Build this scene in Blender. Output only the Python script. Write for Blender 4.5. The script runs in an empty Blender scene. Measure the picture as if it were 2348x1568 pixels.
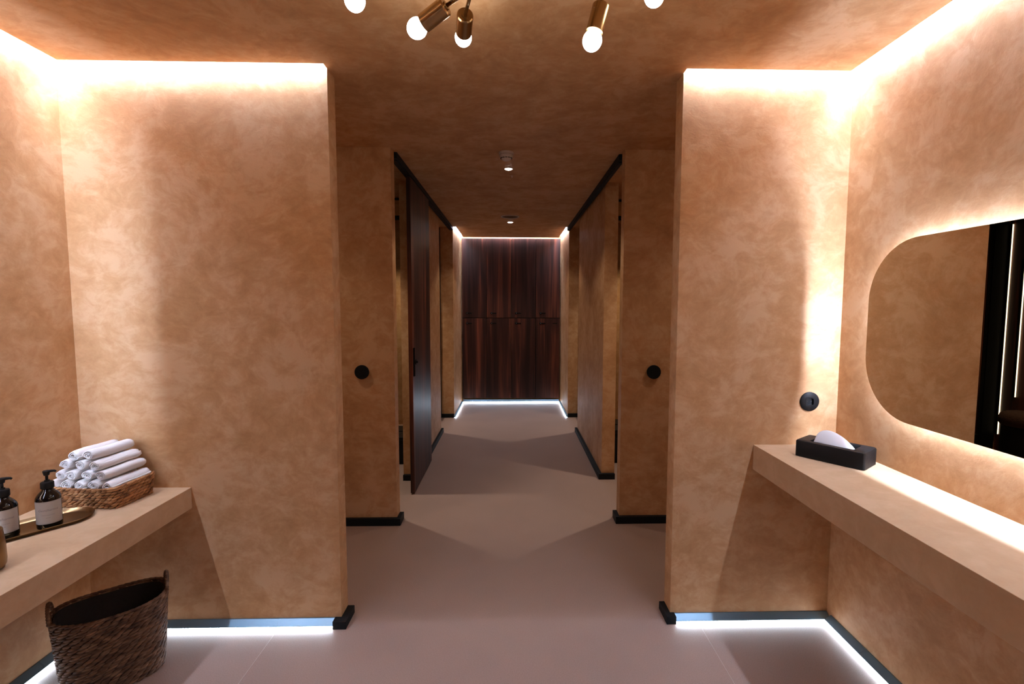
import bpy, bmesh, math, random
from mathutils import Vector, Matrix, Quaternion
random.seed(7)
PI = math.pi
S = bpy.context.scene
C = S.collection

# ------------------------------------------------------------------ camera
cam_d = bpy.data.cameras.new('camera'); cam = bpy.data.objects.new('camera', cam_d); C.objects.link(cam)
FPX = 1120.5
cam_d.sensor_width = 36.0; cam_d.sensor_fit = 'HORIZONTAL'
cam_d.lens = FPX / 2348.0 * 36.0
cam_d.shift_x = -27.4 / 2348.0
cam_d.clip_start = 0.01
pitch, yaw, roll = 0.0747, 0.0246, 0.0020
fw = Vector((math.sin(yaw) * math.cos(pitch), math.cos(yaw) * math.cos(pitch), -math.sin(pitch)))
rt = Vector((math.cos(yaw), -math.sin(yaw), 0)); up = rt.cross(fw)
rt2 = rt * math.cos(roll) + up * math.sin(roll); up2 = up * math.cos(roll) - rt * math.sin(roll)
M = Matrix((rt2, up2, -fw)).transposed().to_4x4(); M.translation = Vector((0, 0, 1.5))
cam.matrix_world = M
S.camera = cam

# ------------------------------------------------------------------ world, exposure
w = bpy.data.worlds.new('world'); S.world = w; w.use_nodes = True
w.node_tree.nodes['Background'].inputs[0].default_value = (0.02, 0.018, 0.016, 1)
w.node_tree.nodes['Background'].inputs[1].default_value = 0.2
S.view_settings.view_transform = 'Standard'; S.view_settings.look = 'None'
S.view_settings.gamma = 1.0; S.view_settings.exposure = 0.14
S.view_settings.use_curve_mapping = False
S.cycles.use_denoising = True
S.cycles.max_bounces = 12; S.cycles.diffuse_bounces = 6; S.cycles.glossy_bounces = 6
S.cycles.sample_clamp_indirect = 8.0
S.cycles.caustics_reflective = False; S.cycles.caustics_refractive = False

# light levels
COOL = (0.82, 0.97, 1.34); COOLF = (0.80, 0.97, 1.18); WARM = (1.0, 0.80, 0.62)
L_COVE = 94.0; L_COVE_END = 50.0; L_FLOOR = 42.0; L_MIRROR = 420.0; L_BULB = 22.0
P_DOWN = 16.0; P_CABIN = 68.0; P_PASS = 16.0

# ------------------------------------------------------------------ plan (metres)
XL, XR, Y1, ZT = -1.947, 1.518, 2.217, 2.521
OL, OR = -0.801, 0.756            # opening
YB = -1.6                         # wall behind the camera
XO = -1.947; XOR = 1.90           # outer walls of the cabins
P2Y, P2L, P2R = 3.275, -0.788, 0.744
P3Y0, P3Y1 = 4.135, 5.70
Y4, Y5 = 6.492, 7.50
NL, NR = -0.775, 0.751            # end niche side walls
SL = 0.042                        # ceiling slot width
ZU = 2.60

# ------------------------------------------------------------------ materials
def newmat(n):
    m = bpy.data.materials.new(n); m.use_nodes = True
    return m, m.node_tree.nodes, m.node_tree.links, m.node_tree.nodes['Principled BSDF']
def simple(n, col, rough=0.5, metal=0.0, spec=0.5, bump=None):
    m, N, L, b = newmat(n)
    b.inputs['Base Color'].default_value = (*col, 1); b.inputs['Roughness'].default_value = rough
    b.inputs['Metallic'].default_value = metal; b.inputs['Specular IOR Level'].default_value = spec
    t = N.new('ShaderNodeTexCoord'); ns = N.new('ShaderNodeTexNoise'); ns.inputs['Scale'].default_value = bump[0] if bump else 60
    L.new(t.outputs['Object'], ns.inputs['Vector'])
    r = N.new('ShaderNodeMapRange'); q = 0.01 if metal > 0.5 else 0.06; r.inputs[3].default_value = max(0.0, rough - q); r.inputs[4].default_value = min(1, rough + q)
    L.new(ns.outputs[0], r.inputs[0]); L.new(r.outputs[0], b.inputs['Roughness'])
    if bump:
        bp = N.new('ShaderNodeBump'); bp.inputs['Strength'].default_value = bump[1]; bp.inputs['Distance'].default_value = bump[2]
        L.new(ns.outputs[0], bp.inputs['Height']); L.new(bp.outputs[0], b.inputs['Normal'])
    return m
def emit(n, col, s):
    m, N, L, b = newmat(n); N.remove(b)
    e = N.new('ShaderNodeEmission'); e.inputs[0].default_value = (*col, 1); e.inputs[1].default_value = s
    L.new(e.outputs[0], N['Material Output'].inputs[0]); return m
def plaster(n, dark, mid, light, rough=0.62, bumpd=0.0012):
    m, N, L, b = newmat(n)
    g = N.new('ShaderNodeNewGeometry')
    wv = N.new('ShaderNodeTexNoise'); wv.inputs['Scale'].default_value = 1.6; wv.inputs['Detail'].default_value = 3
    L.new(g.outputs['Position'], wv.inputs['Vector'])
    mx = N.new('ShaderNodeVectorMath'); mx.operation = 'MULTIPLY_ADD'
    mx.inputs[1].default_value = (0.25, 0.25, 0.25); L.new(wv.outputs['Color'], mx.inputs[0]); L.new(g.outputs['Position'], mx.inputs[2])
    n1 = N.new('ShaderNodeTexNoise'); n1.inputs['Scale'].default_value = 4.2; n1.inputs['Detail'].default_value = 8
    n1.inputs['Roughness'].default_value = 0.66; n1.inputs['Distortion'].default_value = 0.25; L.new(mx.outputs[0], n1.inputs['Vector'])
    mp = N.new('ShaderNodeMapping'); mp.inputs['Scale'].default_value = (1.0, 1.15, 1.35); mp.inputs['Rotation'].default_value = (0.35, 0.5, 0.2)
    L.new(mx.outputs[0], mp.inputs[0])
    n2 = N.new('ShaderNodeTexNoise'); n2.inputs['Scale'].default_value = 13; n2.inputs['Detail'].default_value = 6
    n2.inputs['Roughness'].default_value = 0.7; n2.inputs['Distortion'].default_value = 0.5; L.new(mp.outputs[0], n2.inputs['Vector'])
    ad = N.new('ShaderNodeMath'); ad.operation = 'MULTIPLY_ADD'; ad.inputs[1].default_value = 0.75
    L.new(n2.outputs[0], ad.inputs[0]); L.new(n1.outputs[0], ad.inputs[2])
    cr = N.new('ShaderNodeValToRGB'); e = cr.color_ramp.elements
    e[0].position = 0.64; e[0].color = (*dark, 1); e[1].position = 1.08; e[1].color = (*light, 1)
    x = e.new(0.85); x.color = (*mid, 1)
    L.new(ad.outputs[0], cr.inputs[0]); L.new(cr.outputs[0], b.inputs['Base Color'])
    b.inputs['Roughness'].default_value = rough; b.inputs['Specular IOR Level'].default_value = 0.25
    n3 = N.new('ShaderNodeTexNoise'); n3.inputs['Scale'].default_value = 38; n3.inputs['Detail'].default_value = 7
    n3.inputs['Roughness'].default_value = 0.65; n3.inputs['Distortion'].default_value = 1.0; L.new(mp.outputs[0], n3.inputs['Vector'])
    bp = N.new('ShaderNodeBump'); bp.inputs['Strength'].default_value = 0.55; bp.inputs['Distance'].default_value = bumpd
    L.new(n3.outputs[0], bp.inputs['Height']); L.new(bp.outputs[0], b.inputs['Normal'])
    return m
M_plaster = plaster('tan_plaster', (0.445, 0.235, 0.100), (0.545, 0.310, 0.145), (0.62, 0.385, 0.205))
M_counter = plaster('counter_plaster', (0.47, 0.305, 0.170), (0.51, 0.34, 0.195), (0.55, 0.37, 0.22), 0.5, 0.0004)
def floor_mat():
    m, N, L, b = newmat('taupe_floor')
    g = N.new('ShaderNodeNewGeometry')
    n1 = N.new('ShaderNodeTexNoise'); n1.inputs['Scale'].default_value = 300; n1.inputs['Detail'].default_value = 2
    n2 = N.new('ShaderNodeTexNoise'); n2.inputs['Scale'].default_value = 2.0; n2.inputs['Detail'].default_value = 4
    for n in (n1, n2): L.new(g.outputs['Position'], n.inputs['Vector'])
    cr = N.new('ShaderNodeValToRGB'); e = cr.color_ramp.elements
    e[0].position = 0.3; e[0].color = (0.300, 0.210, 0.170, 1); e[1].position = 0.7; e[1].color = (0.410, 0.300, 0.250, 1)
    L.new(n1.outputs[0], cr.inputs[0])
    mr = N.new('ShaderNodeMapRange'); mr.inputs[1].default_value = 0.3; mr.inputs[2].default_value = 0.7; mr.inputs[3].default_value = 0.95; mr.inputs[4].default_value = 1.05
    L.new(n2.outputs[0], mr.inputs[0])
    mm = N.new('ShaderNodeVectorMath'); mm.operation = 'SCALE'; L.new(cr.outputs[0], mm.inputs[0]); L.new(mr.outputs[0], mm.inputs['Scale'])
    L.new(mm.outputs[0], b.inputs['Base Color']); b.inputs['Roughness'].default_value = 0.55; b.inputs['Specular IOR Level'].default_value = 0.3
    bp = N.new('ShaderNodeBump'); bp.inputs['Strength'].default_value = 0.2; bp.inputs['Distance'].default_value = 0.0005
    L.new(n1.outputs[0], bp.inputs['Height']); L.new(bp.outputs[0], b.inputs['Normal'])
    return m
M_floor = floor_mat()
def wood(n, k=1.0):
    m, N, L, b = newmat(n)
    g = N.new('ShaderNodeNewGeometry'); oi = N.new('ShaderNodeObjectInfo')
    off = N.new('ShaderNodeVectorMath'); off.operation = 'MULTIPLY_ADD'; off.inputs[1].default_value = (7, 7, 3)
    rv = N.new('ShaderNodeCombineXYZ')
    for i in range(3): L.new(oi.outputs['Random'], rv.inputs[i])
    L.new(rv.outputs[0], off.inputs[0]); L.new(g.outputs['Position'], off.inputs[2])
    mp = N.new('ShaderNodeMapping'); mp.inputs['Scale'].default_value = (9, 9, 0.45); L.new(off.outputs[0], mp.inputs[0])
    n1 = N.new('ShaderNodeTexNoise'); n1.inputs['Scale'].default_value = 1.0; n1.inputs['Detail'].default_value = 5; n1.inputs['Distortion'].default_value = 0.6
    L.new(mp.outputs[0], n1.inputs['Vector'])
    mp2 = N.new('ShaderNodeMapping'); mp2.inputs['Scale'].default_value = (90, 90, 1.4); L.new(off.outputs[0], mp2.inputs[0])
    n2 = N.new('ShaderNodeTexNoise'); n2.inputs['Scale'].default_value = 1.0; n2.inputs['Detail'].default_value = 3
    L.new(mp2.outputs[0], n2.inputs['Vector'])
    ad = N.new('ShaderNodeMath'); ad.operation = 'MULTIPLY_ADD'; ad.inputs[1].default_value = 0.35
    L.new(n2.outputs[0], ad.inputs[0]); L.new(n1.outputs[0], ad.inputs[2])
    cr = N.new('ShaderNodeValToRGB'); e = cr.color_ramp.elements
    e[0].position = 0.54; e[0].color = (0.034 * k, 0.014 * k, 0.010 * k, 1); e[1].position = 0.92; e[1].color = (0.34 * k, 0.10 * k, 0.055 * k, 1)
    x = e.new(0.70); x.color = (0.085 * k, 0.030 * k, 0.020 * k, 1)
    L.new(ad.outputs[0], cr.inputs[0]); L.new(cr.outputs[0], b.inputs['Base Color'])
    b.inputs['Roughness'].default_value = 0.45; b.inputs['Specular IOR Level'].default_value = 0.3
    return m
M_wood = wood('dark_walnut', 0.68)
M_black = simple('matte_black', (0.0045, 0.005, 0.0055), 0.5, 0.0, 0.2, bump=(90, 0.1, 0.0003))
M_track = simple('black_track', (0.006, 0.008, 0.009), 0.6, 0.0, 0.2)
M_brass = simple('brushed_brass', (0.42, 0.27, 0.12), 0.27, 1.0)
M_brassd = simple('dark_brass', (0.25, 0.16, 0.075), 0.30, 1.0)
M_alu = simple('aluminium_profile', (0.20, 0.33, 0.42), 0.36, 0.65)
M_white = simple('white_plastic', (0.60, 0.53, 0.48), 0.5)
M_dark = simple('dark_slot', (0.02, 0.018, 0.016), 0.6)
M_mirror = simple('mirror_glass', (0.72, 0.63, 0.49), 0.0, 1.0)
M_mirror.node_tree.links.remove(M_mirror.node_tree.nodes['Principled BSDF'].inputs['Roughness'].links[0])
M_mirror.node_tree.nodes['Principled BSDF'].inputs['Roughness'].default_value = 0.0
M_towel = simple('white_terry', (0.76, 0.725, 0.69), 0.95, 0, 0.1, bump=(420, 0.8, 0.0012))
M_paper = simple('label_paper', (0.42, 0.38, 0.33), 0.8)
M_ink = simple('grey_ink', (0.20, 0.19, 0.18), 0.8)
M_glass = simple('dark_amber_glass', (0.004, 0.0025, 0.002), 0.07, 0, 0.6)
M_fur = simple('dark_fur', (0.05, 0.028, 0.018), 0.9, 0, 0.1, bump=(70, 1.0, 0.01))
M_cloth = simple('tissue_paper', (0.70, 0.68, 0.66), 0.9, 0, 0.1, bump=(40, 0.2, 0.002))
def wicker(n, a, bcol, c):
    m, N, L, b = newmat(n)
    t = N.new('ShaderNodeTexCoord'); n1 = N.new('ShaderNodeTexNoise'); n1.inputs['Scale'].default_value = 26; n1.inputs['Detail'].default_value = 2
    mp = N.new('ShaderNodeMapping'); mp.inputs['Scale'].default_value = (1, 1, 2.5)
    L.new(t.outputs['Object'], mp.inputs[0]); L.new(mp.outputs[0], n1.inputs['Vector'])
    cr = N.new('ShaderNodeValToRGB'); e = cr.color_ramp.elements
    e[0].position = 0.3; e[0].color = (*a, 1); e[1].position = 0.72; e[1].color = (*c, 1); x = e.new(0.5); x.color = (*bcol, 1)
    L.new(n1.outputs[0], cr.inputs[0]); L.new(cr.outputs[0], b.inputs['Base Color'])
    n2 = N.new('ShaderNodeTexNoise'); n2.inputs['Scale'].default_value = 400; L.new(mp.outputs[0], n2.inputs['Vector'])
    bp = N.new('ShaderNodeBump'); bp.inputs['Strength'].default_value = 0.5; bp.inputs['Distance'].default_value = 0.0008
    L.new(n2.outputs[0], bp.inputs['Height']); L.new(bp.outputs[0], b.inputs['Normal'])
    b.inputs['Roughness'].default_value = 0.6; b.inputs['Specular IOR Level'].default_value = 0.3
    return m
M_wick = wicker('water_hyacinth', (0.13, 0.052, 0.018), (0.34, 0.155, 0.058), (0.50, 0.27, 0.12))
M_wickd = wicker('dark_seagrass', (0.055, 0.026, 0.015), (0.13, 0.066, 0.036), (0.25, 0.14, 0.08))
M_liner = simple('dark_liner', (0.022, 0.020, 0.018), 0.9, bump=(60, 0.8, 0.003))
M_cove = emit('led_white', COOL, L_COVE); M_cove_end = emit('led_white_end', COOL, L_COVE_END)
M_fled = emit('led_floor', COOLF, L_FLOOR); M_mled = emit('led_mirror', COOL, L_MIRROR)
M_bulb = emit('bulb_glow', (1.0, 0.93, 0.86), L_BULB); M_dl = emit('downlight_glow', (1.0, 0.92, 0.84), 14.0)
M_vled = emit('led_cabin', (1.0, 0.88, 0.66), 3.0)

# ------------------------------------------------------------------ helpers
def link(name, bm, mats, parent=None, smooth=False, bevel=None, auto=None):
    me = bpy.data.meshes.new(name); bmesh.ops.recalc_face_normals(bm, faces=bm.faces); bm.to_mesh(me); bm.free()
    o = bpy.data.objects.new(name, me); C.objects.link(o)
    for m in (mats if isinstance(mats, (list, tuple)) else [mats]): me.materials.append(m)
    if smooth:
        for p in me.polygons: p.use_smooth = True
    if auto is not None:
        for p in me.polygons: p.use_smooth = True
        me.set_sharp_from_angle(angle=math.radians(auto))
    if bevel:
        b = o.modifiers.new('bevel', 'BEVEL'); b.width = bevel; b.segments = 3; b.limit_method = 'ANGLE'; b.angle_limit = 0.7
    if parent: o.parent = parent
    return o
def box(bm, x0, x1, y0, y1, z0, z1, mi=0, rot=None, piv=None):
    vs = [bm.verts.new((x, y, z)) for x in (x0, x1) for y in (y0, y1) for z in (z0, z1)]
    if rot is not None:
        p = Vector(piv or (0, 0, 0))
        for v in vs: v.co = p + rot @ (v.co - p)
    for f in ((0, 1, 3, 2), (4, 6, 7, 5), (0, 4, 5, 1), (2, 3, 7, 6), (0, 2, 6, 4), (1, 5, 7, 3)):
        q = bm.faces.new([vs[i] for i in f]); q.material_index = mi
def frame_of(d):
    d = d.normalized(); a = Vector((0, 0, 1)) if abs(d.z) < 0.9 else Vector((1, 0, 0))
    u = d.cross(a).normalized(); v = d.cross(u); return u, v
def lathe(bm, prof, seg=32, o=(0, 0, 0), axis=(0, 0, 1), mi=0, sx=1, sy=1):
    o = Vector(o); ax = Vector(axis).normalized()
    if abs(ax.z) > 0.999: u, v = Vector((1, 0, 0)), Vector((0, 1, 0))
    else: u, v = frame_of(ax)
    rings = []
    for r, z in prof:
        if r < 1e-6: rings.append([bm.verts.new(o + ax * z)])
        else: rings.append([bm.verts.new(o + ax * z + u * (r * sx * math.cos(2 * PI * i / seg)) + v * (r * sy * math.sin(2 * PI * i / seg))) for i in range(seg)])
    for a, b in zip(rings, rings[1:]):
        for i in range(seg):
            j = (i + 1) % seg
            if len(a) == 1 and len(b) == 1: continue
            if len(a) == 1: f = bm.faces.new((a[0], b[j], b[i]))
            elif len(b) == 1: f = bm.faces.new((a[i], a[j], b[0]))
            else: f = bm.faces.new((a[i], a[j], b[j], b[i]))
            f.material_index = mi
def tube(bm, pts, r, seg=10, mi=0, closed=False):
    pts = [Vector(p) for p in pts]; n = len(pts); rings = []
    u = None
    for i, p in enumerate(pts):
        if closed: d = pts[(i + 1) % n] - pts[i - 1]
        else: d = pts[min(i + 1, n - 1)] - pts[max(i - 1, 0)]
        d.normalize()
        if u is None: u, _ = frame_of(d)
        u = (u - d * u.dot(d)).normalized(); v = d.cross(u)
        rr = r[i] if isinstance(r, (list, tuple)) else r
        rings.append([bm.verts.new(p + u * (rr * math.cos(2 * PI * k / seg)) + v * (rr * math.sin(2 * PI * k / seg))) for k in range(seg)])
    m = n if closed else n - 1
    for i in range(m):
        a, b = rings[i], rings[(i + 1) % n]
        for k in range(seg):
            f = bm.faces.new((a[k], a[(k + 1) % seg], b[(k + 1) % seg], b[k])); f.material_index = mi
    if not closed:
        bm.faces.new(rings[0][::-1]); bm.faces.new(rings[-1])
def prism(bm, pts, h0, h1, fn, mi=0):
    a = [bm.verts.new(fn(p[0], p[1], h0)) for p in pts]; b = [bm.verts.new(fn(p[0], p[1], h1)) for p in pts]
    n = len(pts)
    for i in range(n):
        f = bm.faces.new((a[i], a[(i + 1) % n], b[(i + 1) % n], b[i])); f.material_index = mi
    bm.faces.new(a[::-1]).material_index = mi; bm.faces.new(b).material_index = mi
def rrect(hx, hy, r, n=8, cx=0, cy=0):
    out = []
    for k, (sx, sy) in enumerate(((1, 1), (-1, 1), (-1, -1), (1, -1))):
        for i in range(n + 1):
            a = PI / 2 * k + PI / 2 * i / n
            out.append((cx + sx * (hx - r) + r * math.cos(a), cy + sy * (hy - r) + r * math.sin(a)))
    return out
def struct(name, bm, m, parent=None, **k):
    o = link(name, bm, m, parent, **k)
    if parent is None: o['kind'] = 'structure'
    return o
def tag(o, label, cat, group=None):
    o['label'] = label; o['category'] = cat
    if group: o['group'] = group
    return o
def thing(name, label, cat, loc=(0, 0, 0), group=None, rz=0):
    o = bpy.data.objects.new(name, None); C.objects.link(o); o.location = loc; o.rotation_euler = (0, 0, rz); o.empty_display_size = 0.05
    return tag(o, label, cat, group)
def dup(root, loc=None, label=None, rz=None):
    r = root.copy(); C.objects.link(r)
    if loc is not None: r.location = loc
    if rz is not None: r.rotation_euler = (0, 0, rz)
    if label: r['label'] = label
    for ch in list(root.children):
        c = ch.copy(); C.objects.link(c); c.parent = r
        for g in list(ch.children):
            d = g.copy(); C.objects.link(d); d.parent = c
    return r
def BM(): return bmesh.new()
def boxes(name, bs, m, parent=None, st=True, **k):
    bm = BM()
    for b in bs: box(bm, *b)
    return struct(name, bm, m, parent, **k) if st else link(name, bm, m, parent, **k)

# ------------------------------------------------------------------ floor, ceiling
fl = BM(); box(fl, XL - 0.12, XOR + 0.12, YB - 0.12, Y5 + 0.3, -0.1, 0.0); struct('floor', fl, M_floor)
seams = BM()
for xa in (-1.085, 0.885): box(seams, xa - 0.0011, xa + 0.0011, YB, Y1 - 0.03, 0.0002, 0.0008)
struct('trim_1', seams, simple('floor_seam', (0.52, 0.41, 0.36), 0.6))
ce = BM()
box(ce, XL + SL, XR - SL, YB, Y1 - SL, ZT, ZU)                 # main room slab, slots left along the lit walls
box(ce, OL, OR, Y1 - SL, Y1, ZT, ZU)
box(ce, OL, OR, Y1, Y1 + 0.09, ZT, ZU)
box(ce, XL, XOR, Y1 + 0.09, Y4 - 0.001, ZT, ZU)
box(ce, NL + SL, NR - SL, Y4 - 0.001, Y5 - SL, ZT, ZU)
box(ce, XL - 0.1, XOR + 0.1, YB - 0.1, Y5 + 0.2, ZU, ZU + 0.06)
struct('ceiling', ce, M_plaster)

# ------------------------------------------------------------------ walls
T = 0.1
boxes('wall_left', [(XL - T, XL, YB, Y5 + 0.2, 0, ZU)], M_plaster)
boxes('wall_right', [(XR, XR + T, YB, Y1 + 0.09, 0, ZU)], M_plaster)
boxes('wall_rear', [(XL, XR, YB - T, YB, 0, ZU)], M_wood)  # unseen wall; dark finish chosen to soak up bounce light
boxes('wall_front_left', [(XL, OL, Y1, Y1 + 0.09, 0, ZU)], M_plaster)
boxes('wall_front_right', [(OR, XR, Y1, Y1 + 0.09, 0, ZU)], M_plaster)
boxes('wall_outer_right', [(XOR, XOR + T, Y1 + 0.09, Y5 + 0.2, 0, ZT)], M_plaster)
boxes('wall_link_right', [(XR + T, XOR, Y1 - 0.02, Y1 + 0.09, 0, ZT)], M_plaster)
boxes('wall_partition_left', [(XL, P2L, P2Y, P2Y + 0.09, 0, ZT)], M_plaster)
boxes('wall_partition_right', [(P2R, XOR, P2Y, P2Y + 0.09, 0, ZT)], M_plaster)
W3L, W3R = -0.835, 0.778
boxes('wall_corridor_left', [(W3L - 0.097, W3L, P3Y0, P3Y1, 0, ZT)], M_plaster)
boxes('wall_corridor_right', [(W3R, W3R + 0.112, P3Y0, P3Y1, 0, ZT)], M_plaster)
boxes('wall_divider_left', [(XL, W3L - 0.097, 4.754, 4.83, 0, ZT)], M_plaster)
boxes('wall_divider_right', [(W3R + 0.112, XOR, 4.754, 4.83, 0, ZT)], M_plaster)
boxes('wall_end_left', [(XL, NL, Y4, Y5 + 0.1, 0, ZU)], M_plaster)
boxes('wall_end_right', [(NR, XOR, Y4, Y5 + 0.1, 0, ZU)], M_plaster)
boxes('wall_end', [(NL, NR, Y5 + 0.06, Y5 + 0.16, 0, ZU)], M_plaster)

# ------------------------------------------------------------------ black baseboards
BH = 0.05; BT = 0.028
def bb(name, bs): return boxes(name, bs, M_track, bevel=0.002)
bb('baseboard_front_left', [(OL - 0.03, OL + 0.032, Y1 - 0.038, Y1 + 0.09, 0.0, 0.038)])
bb('baseboard_front_right', [(OR - 0.026, OR + 0.02, Y1 - 0.035, Y1 + 0.09, 0.0, 0.038)])
bb('baseboard_partition_left', [(XL + 0.01, P2L + BT, P2Y - BT, P2Y, 0, BH), (P2L, P2L + BT, P2Y, P2Y + 0.09, 0, BH)])
bb('baseboard_partition_right', [(P2R - BT, XOR - 0.01, P2Y - BT, P2Y, 0, BH), (P2R - BT, P2R, P2Y, P2Y + 0.09, 0, BH)])
bb('baseboard_corridor_left', [(W3L - 0.097, W3L + 0.026, P3Y0 - BT, P3Y0, 0, BH), (W3L, W3L + 0.026, P3Y0, P3Y1 + BT, 0, BH)])
bb('baseboard_corridor_right', [(W3R - BT, W3R + 0.112, P3Y0 - BT, P3Y0, 0, BH), (W3R - BT, W3R, P3Y0, P3Y1 + BT, 0, BH)])
bb('baseboard_end_left', [(XL + 0.01, NL, Y4 - BT, Y4, 0, BH)])
bb('baseboard_end_right', [(NR, XOR - 0.01, Y4 - BT, Y4, 0, BH)])

# ------------------------------------------------------------------ glowing metal floor profiles (part of the walls' base)
def profile(name, a, b, nrm, caps=True, h=0.036, d=0.034):
    """aluminium profile from a to b (2D), standing out from the wall along nrm"""
    a = Vector(a); b = Vector(b); n = Vector(nrm); t = (b - a).normalized(); Ln = (b - a).length
    fn = lambda p, q, s: (a.x + t.x * s + n.x * p, a.y + t.y * s + n.y * p, q)
    bm = BM()
    sec = [(0, h), (0.006, h), (d, h * 0.44), (d * 0.98, h * 0.38), (d * 0.30, h * 0.16), (0.004, h * 0.16), (0.004, 0.0), (0, 0.0)]
    prism(bm, sec, 0, Ln, fn)
    lip = [(0.004, 0.0), (d * 0.28, 0.0), (d * 0.28, 0.0012), (0.004, 0.0012)]
    prism(bm, lip, 0, Ln, fn)
    s = 0.85
    while s < Ln: # joints
        prism(bm, [(0, h + 0.0006), (0.007, h + 0.0006), (d * 1.02, h * 0.45), (d, h * 0.40), (0, h * 0.8)], s, s + 0.004, fn); s += 0.9
    o = struct(name, bm, M_alu)
    bm = BM(); prism(bm, [(d * 0.975, h * 0.37), (d * 0.93, h * 0.26), (d * 0.32, h * 0.06), (d * 0.32, h * 0.15)], 0.002, Ln - 0.002, fn)
    link('light_diffuser', bm, M_fled, o)
    return o
profile('baseboard_lit_front_left', (XL + 0.004, Y1), (OL - 0.03, Y1), (0, -1))
profile('baseboard_lit_front_right', (OR + 0.02, Y1), (XR - 0.004, Y1), (0, -1))
profile('baseboard_lit_left', (XL, YB), (XL, Y1 - 0.035), (1, 0))
profile('baseboard_lit_right', (XR, YB), (XR, Y1 - 0.035), (-1, 0))
profile('baseboard_lit_end_left', (NL, Y4 - 0.028), (NL, Y5 - 0.03), (1, 0), h=0.028, d=0.024)
profile('baseboard_lit_end_right', (NR, Y4 - 0.028), (NR, Y5 - 0.03), (-1, 0), h=0.028, d=0.024)
profile('baseboard_lit_end', (NL + 0.025, Y5 - 0.0), (NR - 0.025, Y5 - 0.0), (0, -1), h=0.045, d=0.028)

# ------------------------------------------------------------------ LED strips in the ceiling slots
def strip(bs, label, m=M_cove):
    bm = BM(); box(bm, *bs); o = link('led_strip', bm, m); tag(o, label, 'light strip', 'white light strips in the ceiling slots'); return o
zs0, zs1 = ZT + 0.028, ZT + 0.036
e = 0.006
strip((XL + e, OL, Y1 - SL + e, Y1 - e, zs0, zs1), 'white light strip glowing in ceiling slot above the wall left of the opening')
strip((OR, XR - e, Y1 - SL + e, Y1 - e, zs0, zs1), 'white light strip glowing in ceiling slot above the wall right of the opening')
strip((XL + e, XL + SL - e, YB + 0.1, Y1 - SL, zs0, zs1), 'white light strip in the ceiling slot along the left side wall')
strip((XR - SL + e, XR - e, YB + 0.1, Y1 - SL, zs0, zs1), 'white light strip in the ceiling slot above the lit mirror wall')
strip((NL + e, NL + SL - e, Y4, Y5 - SL, zs0, zs1), 'short white light strip in ceiling slot left of the lockers', M_cove_end)
strip((NR - SL + e, NR - e, Y4, Y5 - SL, zs0, zs1), 'short white light strip in ceiling slot right of the lockers', M_cove_end)
strip((NL + e, NR - e, Y5 - SL + e, Y5 - e, zs0, zs1), 'white light strip in the ceiling slot directly above the lockers', M_cove_end)

# ------------------------------------------------------------------ ceiling tracks
def track(name, x0, x1, label):
    bm = BM(); z = 2.481
    box(bm, x0, x1, P2Y + 0.095, Y4 - 0.003, z, ZT - 0.001)
    box(bm, x0 + 0.010, x1 - 0.010, P2Y + 0.14, Y4 - 0.005, z - 0.006, z)
    return tag(link(name, bm, M_track, bevel=0.002), label, 'door track')
track('sliding_door_track', W3L + 0.012, W3L + 0.066, 'black sliding door track under ceiling, along left side of corridor')
track('sliding_door_track', W3R - 0.055, W3R - 0.012, 'black sliding door track under ceiling, along right side of corridor')

# ------------------------------------------------------------------ sliding door
d = thing('sliding_door', 'dark wood sliding door hanging open against left corridor wall', 'door', (-0.803, 3.80, 0.012))
bm = BM(); box(bm, 0, 0.031, 0, 0.83, 0, 2.460); link('door_panel', bm, M_wood, d, bevel=0.0015)
bm = BM(); box(bm, 0.0305, 0.0325, 0.022, 0.050, 0.93, 1.155); box(bm, 0.0325, 0.040, 0.022, 0.026, 0.93, 1.155); box(bm, 0.0325, 0.040, 0.046, 0.050, 0.93, 1.155)
link('pull_handle', bm, M_black, d, bevel=0.001)
bm = BM(); lathe(bm, [(0, 0), (0.022, 0), (0.022, 0.006), (0.009, 0.007), (0.009, 0.018), (0, 0.018)], 20, (0.031, 0.115, 1.035), (1, 0, 0)); link('lock_rose', bm, M_black, d, auto=40)

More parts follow.
